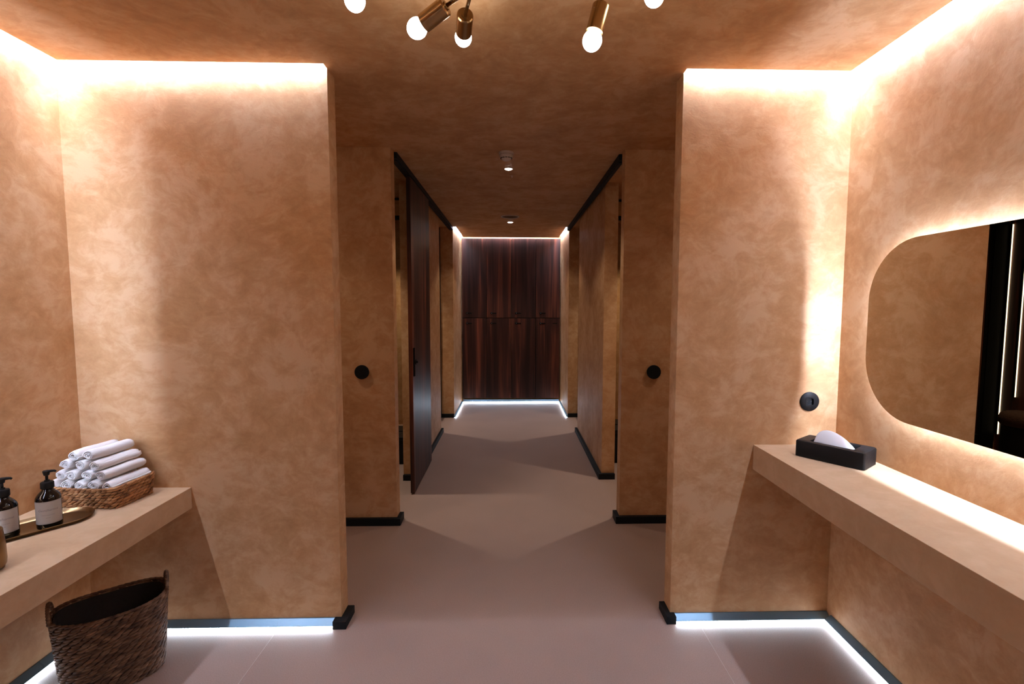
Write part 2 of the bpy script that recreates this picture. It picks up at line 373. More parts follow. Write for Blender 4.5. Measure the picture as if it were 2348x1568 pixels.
# ------------------------------------------------------------------ lockers
LW = (NR - NL - 0.024) / 4
names = ['leftmost', 'second from the left', 'third from the left', 'rightmost']
loc_x0 = NL + 0.012
bp = BM(); lo = None
for row, (za, zb, hz) in enumerate(((1.309, 2.512, 1.380), (0.062, 1.305, 1.226))):
    for c in range(4):
        x0 = loc_x0 + c * LW
        t = thing('locker', f'dark walnut locker, {names[c]} in the {"upper" if row == 0 else "lower"} row at corridor end', 'locker', (x0 + LW / 2, Y5 + 0.0, za), 'walnut lockers at the corridor end')
        bm = BM(); box(bm, -LW / 2 + 0.001, LW / 2 - 0.001, 0.021, 0.055, 0.0, zb - za); link('cabinet_body', bm, M_dark, t)
        bm = BM(); box(bm, -LW / 2 + 0.0035, LW / 2 - 0.0035, 0.0, 0.019, 0.003, zb - za - 0.003)
        dr = link('door', bm, M_wood, t, bevel=0.0012)
        bm = BM(); h = hz - za; hx = -LW / 2 + 0.075
        lathe(bm, [(0, 0), (0.017, 0), (0.017, 0.010), (0.012, 0.014), (0, 0.014)], 20, (hx, 0, h), (0, -1, 0))
        box(bm, hx, hx + 0.075, -0.012, -0.004, h - 0.008, h + 0.008)
        hd = link('handle', bm, M_black, dr, auto=40)
        bm = BM(); lathe(bm, [(0, 0.0135), (0.0035, 0.0138), (0.003, 0.0155), (0, 0.016)], 10, (hx + 0.002, 0, h), (0, -1, 0)); 
        hd2 = link('keyhole', bm, M_white, dr)
        if row == 1 and c == 3:
            bm = BM(); box(bm, LW / 2 - 0.115, LW / 2 - 0.045, -0.003, 0.0, h - 0.006, h + 0.006); link('name_plate', bm, M_black, dr)

# ------------------------------------------------------------------ cabin mirrors (on dividers, black framed), benches
def cabin_mirror(x0, x1, y, label, led=None):
    t = thing('cabin_mirror', label, 'mirror', ((x0 + x1) / 2, y, 0.05))
    hw = (x1 - x0) / 2
    bm = BM(); box(bm, -hw + 0.03, hw - 0.03, -0.016, -0.012, 0.03, 2.44); link('mirror_glass', bm, M_mirror, t)
    bm = BM()
    for b in ((-hw, -hw + 0.03, -0.022, -0.001, 0, 2.46), (hw - 0.03, hw, -0.022, -0.001, 0, 2.46), (-hw + 0.03, hw - 0.03, -0.022, -0.001, 2.44, 2.46), (-hw + 0.03, hw - 0.03, -0.022, -0.001, 0, 0.03)): box(bm, *b)
    link('frame', bm, M_black, t)
    bm = BM(); box(bm, -hw + 0.03, hw - 0.03, -0.0115, -0.001, 0.03, 2.44); link('backing_board', bm, M_dark, t)
    return t
def shelf_rail(x0, x1, y, z, label):
    bm = BM(); box(bm, x0, x1, y - 0.03, y - 0.0225, z - 0.02, z + 0.02)
    for i in range(4):
        xx = x0 + (i + 0.5) * (x1 - x0) / 4
        lathe(bm, [(0, 0), (0.006, 0), (0.006, 0.03), (0.010, 0.034), (0, 0.038)], 12, (xx, y - 0.03, z), (0, -1, 0))
    tag(link('hook_rail', bm, M_black), label, 'hook rail')
def bench(x0, x1, y0, y1, h, label):
    t = thing('low_bench', label, 'bench', ((x0 + x1) / 2, (y0 + y1) / 2, 0))
    hx = (x1 - x0) / 2; hy = (y1 - y0) / 2
    bm = BM(); box(bm, -hx, hx, -hy, hy, h - 0.04, h); link('seat', bm, M_black, t, bevel=0.006)
    bm = BM(); box(bm, -hx + 0.01, hx - 0.01, -hy + 0.012, hy - 0.01, 0.045, h - 0.04); link('box', bm, M_black, t)
    bm = BM(); box(bm, -hx + 0.02, hx - 0.02, -hy + 0.03, hy - 0.02, 0, 0.045); link('plinth', bm, M_track, t)
cabin_mirror(-1.78, -0.945, 4.754, 'tall black framed mirror seen through narrow gap left of the sliding door')
cabin_mirror(0.90, 1.80, 4.754, 'tall black framed mirror behind gap on the right side of corridor')
cabin_mirror(-1.80, -0.94, Y4, 'farther tall mirror glimpsed in left cabin nearest the lockers')
cabin_mirror(0.90, 1.80, Y4, 'farther tall mirror glimpsed in right cabin nearest the lockers')
shelf_rail(-1.74, -0.99, 4.754, 2.325, 'black hook rail on the near left cabin mirror')
shelf_rail(0.94, 1.75, 4.754, 2.335, 'black hook rail on the near right cabin mirror')
shelf_rail(-1.74, -0.98, Y4, 2.27, 'black hook rail on the far left cabin mirror')
shelf_rail(0.94, 1.75, Y4, 2.27, 'black hook rail on the far right cabin mirror')
bench(-1.55, -0.965, 4.52, 4.725, 0.27, 'low black bench in the near left cabin, below its mirror')
bench(0.905, 1.75, 4.52, 4.725, 0.33, 'low black bench in the near right cabin, below its mirror')
bench(-1.55, -0.945, 6.24, 6.462, 0.27, 'low black bench in the far left cabin, below its mirror')
bench(0.905, 1.75, 6.24, 6.462, 0.27, 'low black bench in the far right cabin, below its mirror')
# vertical light channels in the near left cabin (seen in the big mirror)
for yy, z0, z1, lb in ((4.715, 0.22, 2.30, 'nearer the corner'), (4.575, 0.62, 1.95, 'behind the fur stool')):
    t = thing('vertical_light', f'vertical light channel on cabin wall seen in the large mirror, {lb}', 'wall light', (XL, yy, z0))
    bm = BM(); box(bm, 0.0125, 0.024, -0.012, 0.014, 0, z1 - z0); link('channel', bm, M_track, t)
    bm = BM(); box(bm, 0.013, 0.023, -0.016, -0.0122, 0.004, z1 - z0 - 0.004); link('diffuser', bm, M_vled, t)
bm = BM(); box(bm, XL + 0.0002, XL + 0.012, 3.45, 4.735, 0.0, 2.44)
o = link('wall_panel', bm, M_wood, bevel=0.001); tag(o, 'dark wood panel on cabin wall behind the stool, seen in the large mirror', 'wall panel')
bm = BM(); box(bm, XL + 0.03, -1.785, 4.728, 4.752, 0.05, 2.46); tag(link('frame_panel', bm, M_black), 'black upright panel beside the cabin light, seen in the large mirror', 'panel')
# stool
t = thing('stool', 'round black stool with dark fur seat, seen only in the large mirror', 'stool', (-1.66, 4.20, 0))
bm = BM(); lathe(bm, [(0, 0), (0.155, 0), (0.16, 0.01), (0.16, 0.42), (0.15, 0.43), (0, 0.43)], 40); link('base', bm, M_black, t, auto=40)
bm = BM(); lathe(bm, [(0, 0.431), (0.165, 0.431), (0.178, 0.45), (0.182, 0.49), (0.170, 0.53), (0.13, 0.548), (0, 0.552)], 48)
for v in bm.verts: v.co += Vector((random.uniform(-1, 1), random.uniform(-1, 1), random.uniform(-0.6, 0.6) if v.co.z > 0.44 else 0)) * 0.0035
link('fur_seat', bm, M_fur, t, smooth=True)

# ------------------------------------------------------------------ round black coat pegs
def wall_disc(x, z, label):
    t = thing('coat_peg', label, 'coat peg', (x, P2Y, z), 'black coat pegs beside the corridor')
    bm = BM(); lathe(bm, [(0, 0.0), (0.014, 0.0), (0.014, 0.014), (0, 0.014)], 24, (0, 0, 0), (0, -1, 0)); link('stem', bm, M_track, t, auto=40)
    bm = BM(); lathe(bm, [(0, 0.014), (0.045, 0.014), (0.047, 0.016), (0.047, 0.026), (0.045, 0.028), (0, 0.028)], 48, (0, 0, 0), (0, -1, 0)); link('disc', bm, M_track, t, auto=40)
wall_disc(-0.999, 1.055, 'round black coat peg on dim wall left of the corridor')
wall_disc(0.958, 1.053, 'round black coat peg on dim wall right of the corridor')

# ------------------------------------------------------------------ socket
t = thing('power_socket', 'round black power socket on wall above the black tissue box', 'socket', (1.384, Y1, 1.057))
bm = BM(); n = 48; R = 0.0445
pr = [(0.0195, 0.004), (0.0225, 0.0095), (0.040, 0.0085), (R, 0.006), (R, 0.0)]
lathe(bm, pr, n, (0, 0, 0), (0, -1, 0)); link('cover_plate', bm, M_black, t, auto=30)
bm = BM()
lathe(bm, [(0, 0.0005), (0.0195, 0.0005), (0.0195, 0.009), (0.0208, 0.0098)], 40, (0, 0, 0), (0, -1, 0)); link('socket_well', bm, M_track, t, auto=40)
bm = BM()
M_clip = simple('clip_metal', (0.7, 0.7, 0.7), 0.3, 1.0)
for s in (-1, 1):
    bm = BM(); box(bm, -0.0025, 0.0025, -0.0085, -0.001, s * 0.018 - 0.0012, s * 0.018 + 0.0012); link('earth_clip', bm, M_clip, t)
bm = BM(); fnp = lambda p, q, s: (p, -s, q)
o_ = rrect(0.0215, 0.0215, 0.006, 6); i_ = [(0.0196 * math.cos(math.atan2(q, p)), 0.0196 * math.sin(math.atan2(q, p))) for p, q in o_]
A = [bm.verts.new(fnp(*p, 0.0088)) for p in o_]; B = [bm.verts.new(fnp(*p, 0.0104)) for p in o_]; Cc = [bm.verts.new(fnp(*p, 0.0104)) for p in i_]; D = [bm.verts.new(fnp(*p, 0.0060)) for p in i_]
for a_, b_ in ((A, B), (B, Cc), (Cc, D)):
    for i in range(len(a_)): bm.faces.new((a_[i], a_[(i + 1) % len(a_)], b_[(i + 1) % len(a_)], b_[i]))
link('square_insert', bm, M_black, t, auto=30)
for s in (-1, 1):
    bm = BM(); lathe(bm, [(0, 0.0006), (0.0026, 0.0006), (0.0026, 0.0012), (0, 0.0012)], 12, (s * 0.0095, 0, 0), (0, -1, 0)); link('contact_hole', bm, M_dark, t)

# ------------------------------------------------------------------ ceiling fittings
t = thing('smoke_detector', 'white round smoke detector on corridor ceiling', 'smoke detector', (-0.038, 3.36, ZT))
bm = BM(); lathe(bm, [(0, 0), (0.050, 0), (0.051, -0.010), (0.048, -0.014), (0.046, -0.016), (0, -0.016)][::-1], 40); link('base', bm, M_white, t, auto=35)
bm = BM(); lathe(bm, [(0.044, -0.0165), (0.047, -0.020), (0.045, -0.030), (0.040, -0.034), (0.030, -0.048), (0.022, -0.053), (0, -0.054), ], 40)
link('chamber', bm, M_white, t, auto=35)
bm = BM()
for i in range(12):
    a = 2 * PI * i / 12; q = Matrix.Rotation(a, 3, 'Z')
    box(bm, 0.0325, 0.0395, -0.007, 0.007, -0.0415, -0.0385, rot=q)
link('vent_slot', bm, M_dark, t)
def downlight(x, y, r, label):
    t = thing('downlight', label, 'ceiling light', (x, y, ZT), 'recessed downlights on the corridor ceiling')
    bm = BM(); lathe(bm, [(r, 0.0), (r * 1.25, 0.0), (r * 1.25, -0.0035), (r * 1.05, -0.005), (r, -0.004), (r, 0.0)], 40); link('rim', bm, M_white, t, auto=40)
    bm = BM(); lathe(bm, [(0, -0.0005), (r * 0.98, -0.0005), (r * 0.98, -0.003), (r * 0.7, -0.009), (0, -0.011)], 32); link('lens', bm, M_dl, t, smooth=True)
    ld = bpy.data.lights.new('downlight_beam', 'SPOT'); ld.energy = P_DOWN; ld.spot_size = 2.2; ld.spot_blend = 0.35; ld.shadow_soft_size = 0.02; ld.color = (1.0, 0.80, 0.64)
    lo = bpy.data.objects.new('downlight_beam', ld); C.objects.link(lo); lo.location = (0, 0, -0.03); lo.parent = t
    return t
downlight(-0.026, 3.745, 0.029, 'small glowing downlight just behind the smoke detector')
downlight(-0.021, 6.10, 0.033, 'small glowing downlight nearest the lockers')
t = thing('ceiling_vent', 'round ceiling vent ring just before the farther downlight', 'vent', (-0.022, 5.72, ZT))
bm = BM(); lathe(bm, [(0.092, 0.0), (0.108, 0.0), (0.108, -0.006), (0.100, -0.010), (0.092, -0.006), (0.092, 0.0)], 48); link('ring', bm, M_white, t, auto=40)
bm = BM(); lathe(bm, [(0, -0.002), (0.092, -0.002)], 48)
for k in (0.03, 0.06): lathe(bm, [(k, -0.002), (k + 0.004, -0.007), (k + 0.008, -0.002)], 40)
link('disc', bm, simple('vent_disc', (0.16, 0.11, 0.08), 0.7), t)
bm = BM(); lathe(bm, [(0, 0), (0.010, 0), (0.009, -0.003), (0.004, -0.004), (0.004, -0.012), (0.007, -0.013), (0, -0.014)], 16, (0, 3.95, ZT)); tag(link('sprinkler', bm, M_white, auto=40), 'tiny metal sprinkler head behind the nearer downlight', 'sprinkler')
# downlights inside the cabins
for cx, cy, lb, pw, sz in ((-1.36, 3.80, 'inside the near left changing cabin', P_CABIN, 1.36), (1.32, 3.80, 'inside the near right changing cabin', P_CABIN, 1.36), (-1.36, 5.98, 'inside the far left changing cabin', P_CABIN, 1.36), (1.32, 5.98, 'inside the far right changing cabin', P_CABIN, 1.36), (-1.55, 2.62, 'in the side passage behind the left wall', P_PASS, 2.0), (1.55, 2.62, 'in the side passage behind the right wall', P_PASS, 2.0)):
    t = thing('cabin_downlight', f'recessed ceiling light {lb}', 'ceiling light', (cx, cy, ZT))
    bm = BM(); lathe(bm, [(0.03, 0), (0.038, 0), (0.037, -0.004), (0.03, -0.004), (0.03, 0)], 32); link('rim', bm, M_white, t, auto=40)
    bm = BM(); lathe(bm, [(0, -0.001), (0.029, -0.001), (0.029, -0.003), (0, -0.005)], 32); link('lens', bm, M_dl, t)
    ld = bpy.data.lights.new('cabin_beam', 'SPOT'); ld.energy = pw; ld.spot_size = sz; ld.spot_blend = 0.9; ld.shadow_soft_size = 0.025; ld.color = (1.0, 0.84, 0.70)
    lo = bpy.data.objects.new('cabin_beam', ld); C.objects.link(lo); lo.location = (0, 0, -0.02); lo.parent = t

# ------------------------------------------------------------------ counters
bm = BM(); box(bm, 1.130, XR, -0.4, Y1, 0.735, 0.853); tag(link('wall_counter', bm, M_counter, bevel=0.0015), 'long tan plaster counter on right wall, under the lit mirror', 'counter')
bm = BM(); box(bm, XL, -1.467, -0.2, Y1, 0.570, 0.667); tag(link('wall_counter', bm, M_counter, bevel=0.0015), 'tan plaster counter on left wall holding towels and soap bottles', 'counter')

# ------------------------------------------------------------------ back-lit mirrors
def lit_mirror(xw, sgn, y0, y1, z0, z1, r, label, inset=0.050, gap=0.043, cat='mirror', led=None):
    cy, cz = (y0 + y1) / 2, (z0 + z1) / 2; hy, hz = (y1 - y0) / 2, (z1 - z0) / 2
    t = thing('lit_mirror', label, cat, (xw, cy, cz))
    fn = lambda p, q, s: (sgn * s, p, q)
    bm = BM(); prism(bm, rrect(hy, hz, r, 20), gap - 0.001, gap + 0.0045, fn); link('glass', bm, M_mirror, t, auto=30)
    bm = BM(); prism(bm, rrect(hy - 0.002, hz - 0.002, r - 0.002, 20), gap - 0.005, gap - 0.0012, fn); link('back_plate', bm, M_dark, t, auto=30)
    bm = BM(); prism(bm, rrect(hy - inset, hz - inset, r - inset * 0.7, 16), 0.0, gap - 0.0052, fn); link('mounting_box', bm, M_white, t, auto=30)
    # light strip round the box edge
    bm = BM(); a = rrect(hy - inset + 0.0008, hz - inset + 0.0008, r - inset * 0.7, 16); b = rrect(hy - inset + 0.0035, hz - inset + 0.0035, r - inset * 0.7, 16)
    n = len(a)
    R_ = [[bm.verts.new(fn(p[0], p[1], s)) for p in P] for P, s in ((a, 0.009), (b, 0.009), (b, 0.015), (a, 0.015))]
    for k in range(4):
        A, B = R_[k], R_[(k + 1) % 4]
        for i in range(n): bm.faces.new((A[i], A[(i + 1) % n], B[(i + 1) % n], B[i]))
    link('light_strip', bm, led or M_mled, t)
    return t
lit_mirror(XR, -1, 0.78, 1.987, 1.064, 1.752, 0.235, 'large rounded mirror with white glow behind it on right wall')
lit_mirror(XL, 1, 0.35, 1.65, 0.90, 2.10, 0.235, 'glowing rounded mirror on left wall, just outside the left edge', inset=0.050, led=emit('led_mirror_soft', COOL, L_MIRROR * 0.52))

# ------------------------------------------------------------------ chandelier
cl = thing('chandelier', 'brass ceiling lamp with bare globe bulbs on angled arms, cut by the top edge', 'ceiling lamp', (0.02, 1.38, ZT))
O = Vector((0.02, 1.38, ZT))
def L3(p): return Vector(p) - O
bm = BM(); lathe(bm, [(0, 0), (0.07, 0), (0.07, -0.018), (0.062, -0.024), (0.02, -0.026), (0, -0.026)], 40); link('canopy', bm, M_brass, cl, auto=40)
hub = Vector((0.02, 1.36, 2.44))
bm = BM(); tube(bm, [(0, 0, -0.02), L3(hub)], 0.008, 14); lathe(bm, [(0, -0.026), (0.018, -0.02), (0.026, 0), (0.018, 0.02), (0, 0.026)], 24, L3(hub)); link('stem', bm, M_brass, cl, smooth=True)
def lamp(bc, back, knee=None, br=0.0285):
    bc, back = Vector(bc), Vector(back); ax = (back - bc).normalized()
    s0 = bc + ax * (br * 0.86); s1 = s0 + ax * 0.082
    so = L3(s0)
    bm = BM(); r = 0.0255
    lathe(bm, [(0.0, 0.004), (r * 0.86, 0.004), (r * 0.86, 0.0), (r, 0.0), (r, 0.078), (r - 0.003, 0.082), (0.012, 0.082), (0.012, 0.086), (0, 0.086)], 36, so, ax)
    sk = link('socket', bm, M_brass, cl, auto=35)
    bm = BM(); prof = []
    for i in range(17):
        a = PI * i / 16; rr = br * math.sin(a); z = -br * math.cos(a) * (1.08 if math.cos(a) > 0 else 1.0)
        prof.append((max(rr, 0.0), z))
    prof = [(p if p[1] < br * 0.72 else (br * 0.66, p[1])) for p in prof[:-1]] + [(br * 0.6, br * 1.0), (0, br)]
    lathe(bm, prof, 32, L3(bc), ax); b_ = link('bulb', bm, M_bulb, cl, smooth=True)
    kn = Vector(knee) if knee else hub
    bm = BM(); tube(bm, [L3(s1 + ax * 0.002), L3(kn)], 0.0055, 12)
    if knee: tube(bm, [L3(kn), L3(hub)], 0.0055, 12); lathe(bm, [(0, -0.012), (0.012, 0), (0, 0.012)], 16, L3(kn))
    link('arm', bm, M_brass, cl, smooth=True)
K1 = (-0.108, 1.400, 2.358)
lamp((-0.277, 1.50, 2.307), (-0.204, 1.466, 2.339), K1)
lamp((-0.160, 1.68, 2.377), (-0.1475, 1.60, 2.388), K1, 0.0275)
lamp((0.237, 1.50, 2.280), (0.2645, 1.505, 2.388), (0.27, 1.50, 2.46), 0.0285)
lamp((-0.441, 1.45, 2.353), (-0.40, 1.36, 2.43), (-0.30, 1.30, 2.44))
lamp((0.418, 1.50, 2.408), (0.36, 1.44, 2.47), (0.30, 1.40, 2.47))
lamp((-0.20, 1.05, 2.33), (-0.13, 1.13, 2.37))
lamp((0.30, 1.08, 2.36), (0.20, 1.16, 2.39))
lamp((0.03, 0.98, 2.30), (0.03, 1.08, 2.34))

# ------------------------------------------------------------------ woven basket builder
def stitch(bm, c, t, nrm, upv, L, H, D, tilt):
    """plump twisted strand segment centred at c"""
    t2 = (t * math.cos(tilt) + upv * math.sin(tilt)); u2 = (upv * math.cos(tilt) - t * math.sin(tilt))
    prof = ((-1.0, 0.12), (-0.62, 0.72), (0.0, 1.0), (0.62, 0.72), (1.0, 0.12)); seg = 6; rings = []
    for s, k in prof:
        rings.append([bm.verts.new(c + t2 * (s * L) + u2 * (H * k * math.cos(2 * PI * i / seg)) + nrm * (D * k * math.sin(2 * PI * i / seg))) for i in range(seg)])
    for a, b in zip(rings, rings[1:]):
        for i in range(seg): bm.faces.new((a[i], a[(i + 1) % seg], b[(i + 1) % seg], b[i]))
    bm.faces.new(rings[0][::-1]); bm.faces.new(rings[-1])
def path_len(pts):
    n = len(pts); return sum((Vector(pts[(i + 1) % n]) - Vector(pts[i])).length for i in range(n))
def walk(pts, N, off=0.0):
    """N evenly spaced (pos,tangent) along closed 2D path"""
    n = len(pts); P = [Vector(p) for p in pts]; seg = [(P[(i + 1) % n] - P[i]).length for i in range(n)]; T_ = sum(seg); out = []
    for k in range(N):
        s = ((k + off) / N * T_) % T_; i = 0
        while s > seg[i] and i < n - 1: s -= seg[i]; i += 1
        out.append((P[i].lerp(P[(i + 1) % n], s / max(seg[i], 1e-9)), (P[(i + 1) % n] - P[i]).normalized()))
    return out
def woven_wall(bm, shape, rows, z0, pitch, sl, H, D, tilt, dz=None):
    for r in range(rows):
        z = z0 + r * pitch; pts = shape(r / max(rows - 1, 1)); N = int(path_len(pts) / sl)
        for (p, t) in walk(pts, N, 0.37 * r + random.uniform(0, .3)):
            tt = Vector((t.x, t.y, 0)); nn = Vector((t.y, -t.x, 0))
            zz = z + (dz(p, r / max(rows - 1, 1)) if dz else 0)
            c = Vector((p.x, p.y, zz)) + nn * random.uniform(-0.0006, 0.0006)
            k = random.uniform(0.9, 1.12)
            stitch(bm, c, tt, nn, Vector((0, 0, 1)), sl * 0.72 * k, H * random.uniform(0.9, 1.12), D, tilt + random.uniform(-0.10, 0.10))

# towel basket
BX, BY, BZ = -1.758, 2.088, 0.667; BR = math.radians(-6)
tb = thing('towel_basket', 'low woven basket of rolled white towels on left counter', 'basket', (BX, BY, BZ), rz=BR)
shp = lambda k: rrect(0.156 + 0.008 * k, 0.094 + 0.006 * k, 0.030, 6)
bm = BM(); dzf = lambda p, k: 0.010 * k * max(0.0, (abs(p.x) / 0.16)) ** 3
woven_wall(bm, shp, 7, 0.007, 0.0107, 0.0235, 0.0068, 0.0064, 0.30, dzf)
link('woven_side', bm, M_wick, tb, smooth=True)
bm = BM()
prism(bm, rrect(0.152, 0.090, 0.028, 6), 0.001, 0.006, lambda a, b, s: (a, b, s)); link('base', bm, M_wick, tb)
bm = BM(); a = rrect(0.1515, 0.0895, 0.028, 6); b = rrect(0.158, 0.0945, 0.028, 6)
A = [bm.verts.new((p[0], p[1], 0.004)) for p in a]; B = [bm.verts.new((p[0], p[1], 0.070)) for p in b]
for i in range(len(a)): bm.faces.new((A[i], A[(i + 1) % len(a)], B[(i + 1) % len(a)], B[i]))
link('inner_wall', bm, simple('basket_inner', (0.10, 0.05, 0.025), 0.9), tb)
bm = BM()
for r_, z_ in ((0.0, 0.079),):
    pts = rrect(0.164, 0.100, 0.030, 6)
    for (p, t) in walk(pts, 44): stitch(bm, Vector((p.x, p.y, z_ + dzf(p, 1))), Vector((t.x, t.y, 0)), Vector((t.y, -t.x, 0)), Vector((0, 0, 1)), 0.0165, 0.0062, 0.0075, 0.22)
link('rim', bm, M_wick, tb, smooth=True)

# rolled towels
def towel_mesh(seed, ln=0.19, rx=0.0300, rz=0.0238):
    rnd = random.Random(seed); turns = 2.6 + rnd.uniform(-.3, .3); n = 72; th = 1 / (turns + 0.75)
    ph0 = rnd.uniform(0, 2 * PI); outer = []; inner = []
    for i in range(n + 1):
        q = i / n; a = ph0 + q * turns * 2 * PI; r = th * 0.9 + (1 - th * 0.9) * q; w_ = 1 + 0.05 * math.sin(3 * a + seed)
        outer.append((r * math.cos(a) * w_, r * math.sin(a) * w_)); ri = r - th * 0.62
        inner.append((ri * math.cos(a) * w_, ri * math.sin(a) * w_))
    bm = BM(); sl = 14; loops = []
    for j in range(sl + 1):
        s = j / sl; y = (s - 0.5) * ln; e_ = min(s, 1 - s) * ln
        k = 1 - 0.16 * math.exp(-e_ / 0.006); dx = 0.0015 * math.sin(s * 5 + seed); dzz = 0.0012 * math.sin(s * 7 + seed * 2)
        lp = []
        for P in (outer, inner[::-1]):
            for (x, z) in P:
                jj = 0.0006
                lp.append(bm.verts.new((x * rx * k + dx + rnd.uniform(-jj, jj), y + 0.004 * rnd.uniform(-1, 1) * (j in (0, sl)) * 0.4, z * rz * k + dzz + rnd.uniform(-jj, jj))))
        loops.append(lp)
    m = len(loops[0]); no = len(outer)
    for a, b in zip(loops, loops[1:]):
        for i in range(m): bm.faces.new((a[i], a[(i + 1) % m], b[(i + 1) % m], b[i]))
    for lp in (loops[0], loops[-1]):
        for i in range(no - 1): bm.faces.new((lp[i], lp[i + 1], lp[m - 2 - i], lp[m - 1 - i]))
    return bm
TW = []
for s in range(4):
    me_o = link('rolled_towel', towel_mesh(s + 3), M_towel, smooth=True); TW.append(me_o)
rows = [(5, 0.093, 0.0605, 0.0, 'bottom'), (4, 0.135, 0.0618, 0.004, 'second'), (3, 0.177, 0.0630, 0.008, 'third'), (2, 0.217, 0.0650, 0.012, 'top')]
rowname = {'bottom': 'bottom layer, just above the basket rim', 'second': 'second layer up', 'third': 'third layer up', 'top': 'top layer of the towel pile'}
posn = {5: ['leftmost', 'second from left', 'middle', 'second from right', 'rightmost'], 4: ['leftmost', 'second from left', 'second from right', 'rightmost'], 3: ['left', 'middle', 'right'], 2: ['left', 'right']}
RB = Matrix.Rotation(BR, 3, 'Z'); cnt = 0
for (n, z, px, ox, nm) in rows:
    for i in range(n):
        if cnt < 4: o = TW[cnt]
        else: o = TW[cnt % 4].copy(); C.objects.link(o)
        cnt += 1
        lx = (i - (n - 1) / 2) * px + ox + random.uniform(-.002, .002); ly = random.uniform(-0.004, 0.006)
        p = RB @ Vector((lx, ly, 0))
        o.location = (BX + p.x, BY + p.y, BZ + z + random.uniform(-.001, .001))
        flip = PI if (cnt % 3 == 0) else 0
        o.rotation_euler = (0, random.uniform(-0.15, 0.15) + flip, BR + random.uniform(-0.05, 0.05))
        
        tag(o, f'rolled white towel, {posn[n][i]} one in the {rowname[nm]}', 'towel', 'rolled white towels in the basket')

# laundry basket on the floor
lb = thing('laundry_basket', 'tall dark woven basket on floor under the left counter', 'basket', (-1.612, 1.925, 0), rz=0)
ang = math.radians(38)
def oval(a, b, n=64, p=2.6):
    out = []
    for i in range(n):
        th = 2 * PI * i / n; c, s = math.cos(th), math.sin(th)
        x = a * abs(c) ** (2 / p) * (1 if c >= 0 else -1); y = b * abs(s) ** (2 / p) * (1 if s >= 0 else -1)
        out.append((x * math.cos(ang) - y * math.sin(ang), x * math.sin(ang) + y * math.cos(ang)))
    return out
shp2 = lambda k: oval(0.160 + 0.020 * k, 0.114 + 0.010 * k)
ca, sa = math.cos(ang), math.sin(ang)
dz2 = lambda p, k: 0.012 * k * (max(0.0, abs(p.x * ca + p.y * sa) / 0.19)) ** 2
bm = BM(); woven_wall(bm, shp2, 23, 0.009, 0.0128, 0.0290, 0.0082, 0.0066, 0.30, dz2); link('woven_side', bm, M_wickd, lb, smooth=True)
bm = BM(); A = None
lay = []
for k in (0.0, 0.25, 0.5, 0.75, 1.0):
    pts = oval(0.151 + 0.020 * k, 0.105 + 0.010 * k); lay.append([bm.verts.new((p[0], p[1], 0.004 + 0.292 * k + dz2(Vector(p), k))) for p in pts])
for a, b in zip(lay, lay[1:]):
    for i in range(64): bm.faces.new((a[i], a[(i + 1) % 64], b[(i + 1) % 64], b[i]))
bm.faces.new(lay[0]); link('liner', bm, M_liner, lb, smooth=True)
bm = BM(); pts = oval(0.180, 0.1245)
for (p, t) in walk(pts, 46): stitch(bm, Vector((p.x, p.y, 0.3035 + dz2(p, 1))), Vector((t.x, t.y, 0)), Vector((t.y, -t.x, 0)), Vector((0, 0, 1)), 0.0185, 0.0062, 0.0070, 0.2)
link('rim', bm, M_wickd, lb, smooth=True)
for s in (1, -1):
    bm = BM(); hp = []
    for i in range(17):
        th = PI * i / 16; yy = 0.062 * math.cos(th); zz = 0.312 + 0.052 * math.sin(th); xx = s * (0.178 + 0.004 * math.sin(th) - 0.25 * yy * yy * 10 * 0.1)
        hp.append(Vector((xx * ca - yy * sa, xx * sa + yy * ca, zz)))
    for a, b in zip(hp, hp[1:]):
        dd = (b - a).normalized(); nn = Vector((s * ca, s * sa, 0)); stitch(bm, (a + b) / 2, dd, nn, dd.cross(nn), (b - a).length * 0.95, 0.0075, 0.0075, 0.25)
    link('handle', bm, M_wickd, lb, smooth=True)

# ------------------------------------------------------------------ brass tray
ty = thing('tray', 'oval dark brass tray under the two soap bottles', 'tray', (-1.790, 1.808, 0.667), rz=math.atan2(0.8, 0.6))
def stadium(hl, r, n=16):
    return [(hl + r * math.cos(-PI / 2 + PI * i / n), r * math.sin(-PI / 2 + PI * i / n)) for i in range(n + 1)] + [(-hl + r * math.cos(PI / 2 + PI * i / n), r * math.sin(PI / 2 + PI * i / n)) for i in range(n + 1)]
bm = BM(); hl = 0.095
prof = [(0.070, 0.0), (0.076, 0.001), (0.082, 0.008), (0.0865, 0.0135), (0.0855, 0.0150), (0.081, 0.0105), (0.0745, 0.0036), (0.070, 0.0025)]
rings = [[bm.verts.new((x, y, z)) for (x, y) in stadium(hl, r)] for r, z in prof]
n = len(rings[0])
for a, b in zip(rings, rings[1:]):
    for i in range(n): bm.faces.new((a[i], a[(i + 1) % n], b[(i + 1) % n], b[i]))
bm.faces.new(rings[0][::-1]); bm.faces.new(rings[-1])
link('dish', bm, M_brassd, ty, auto=40)

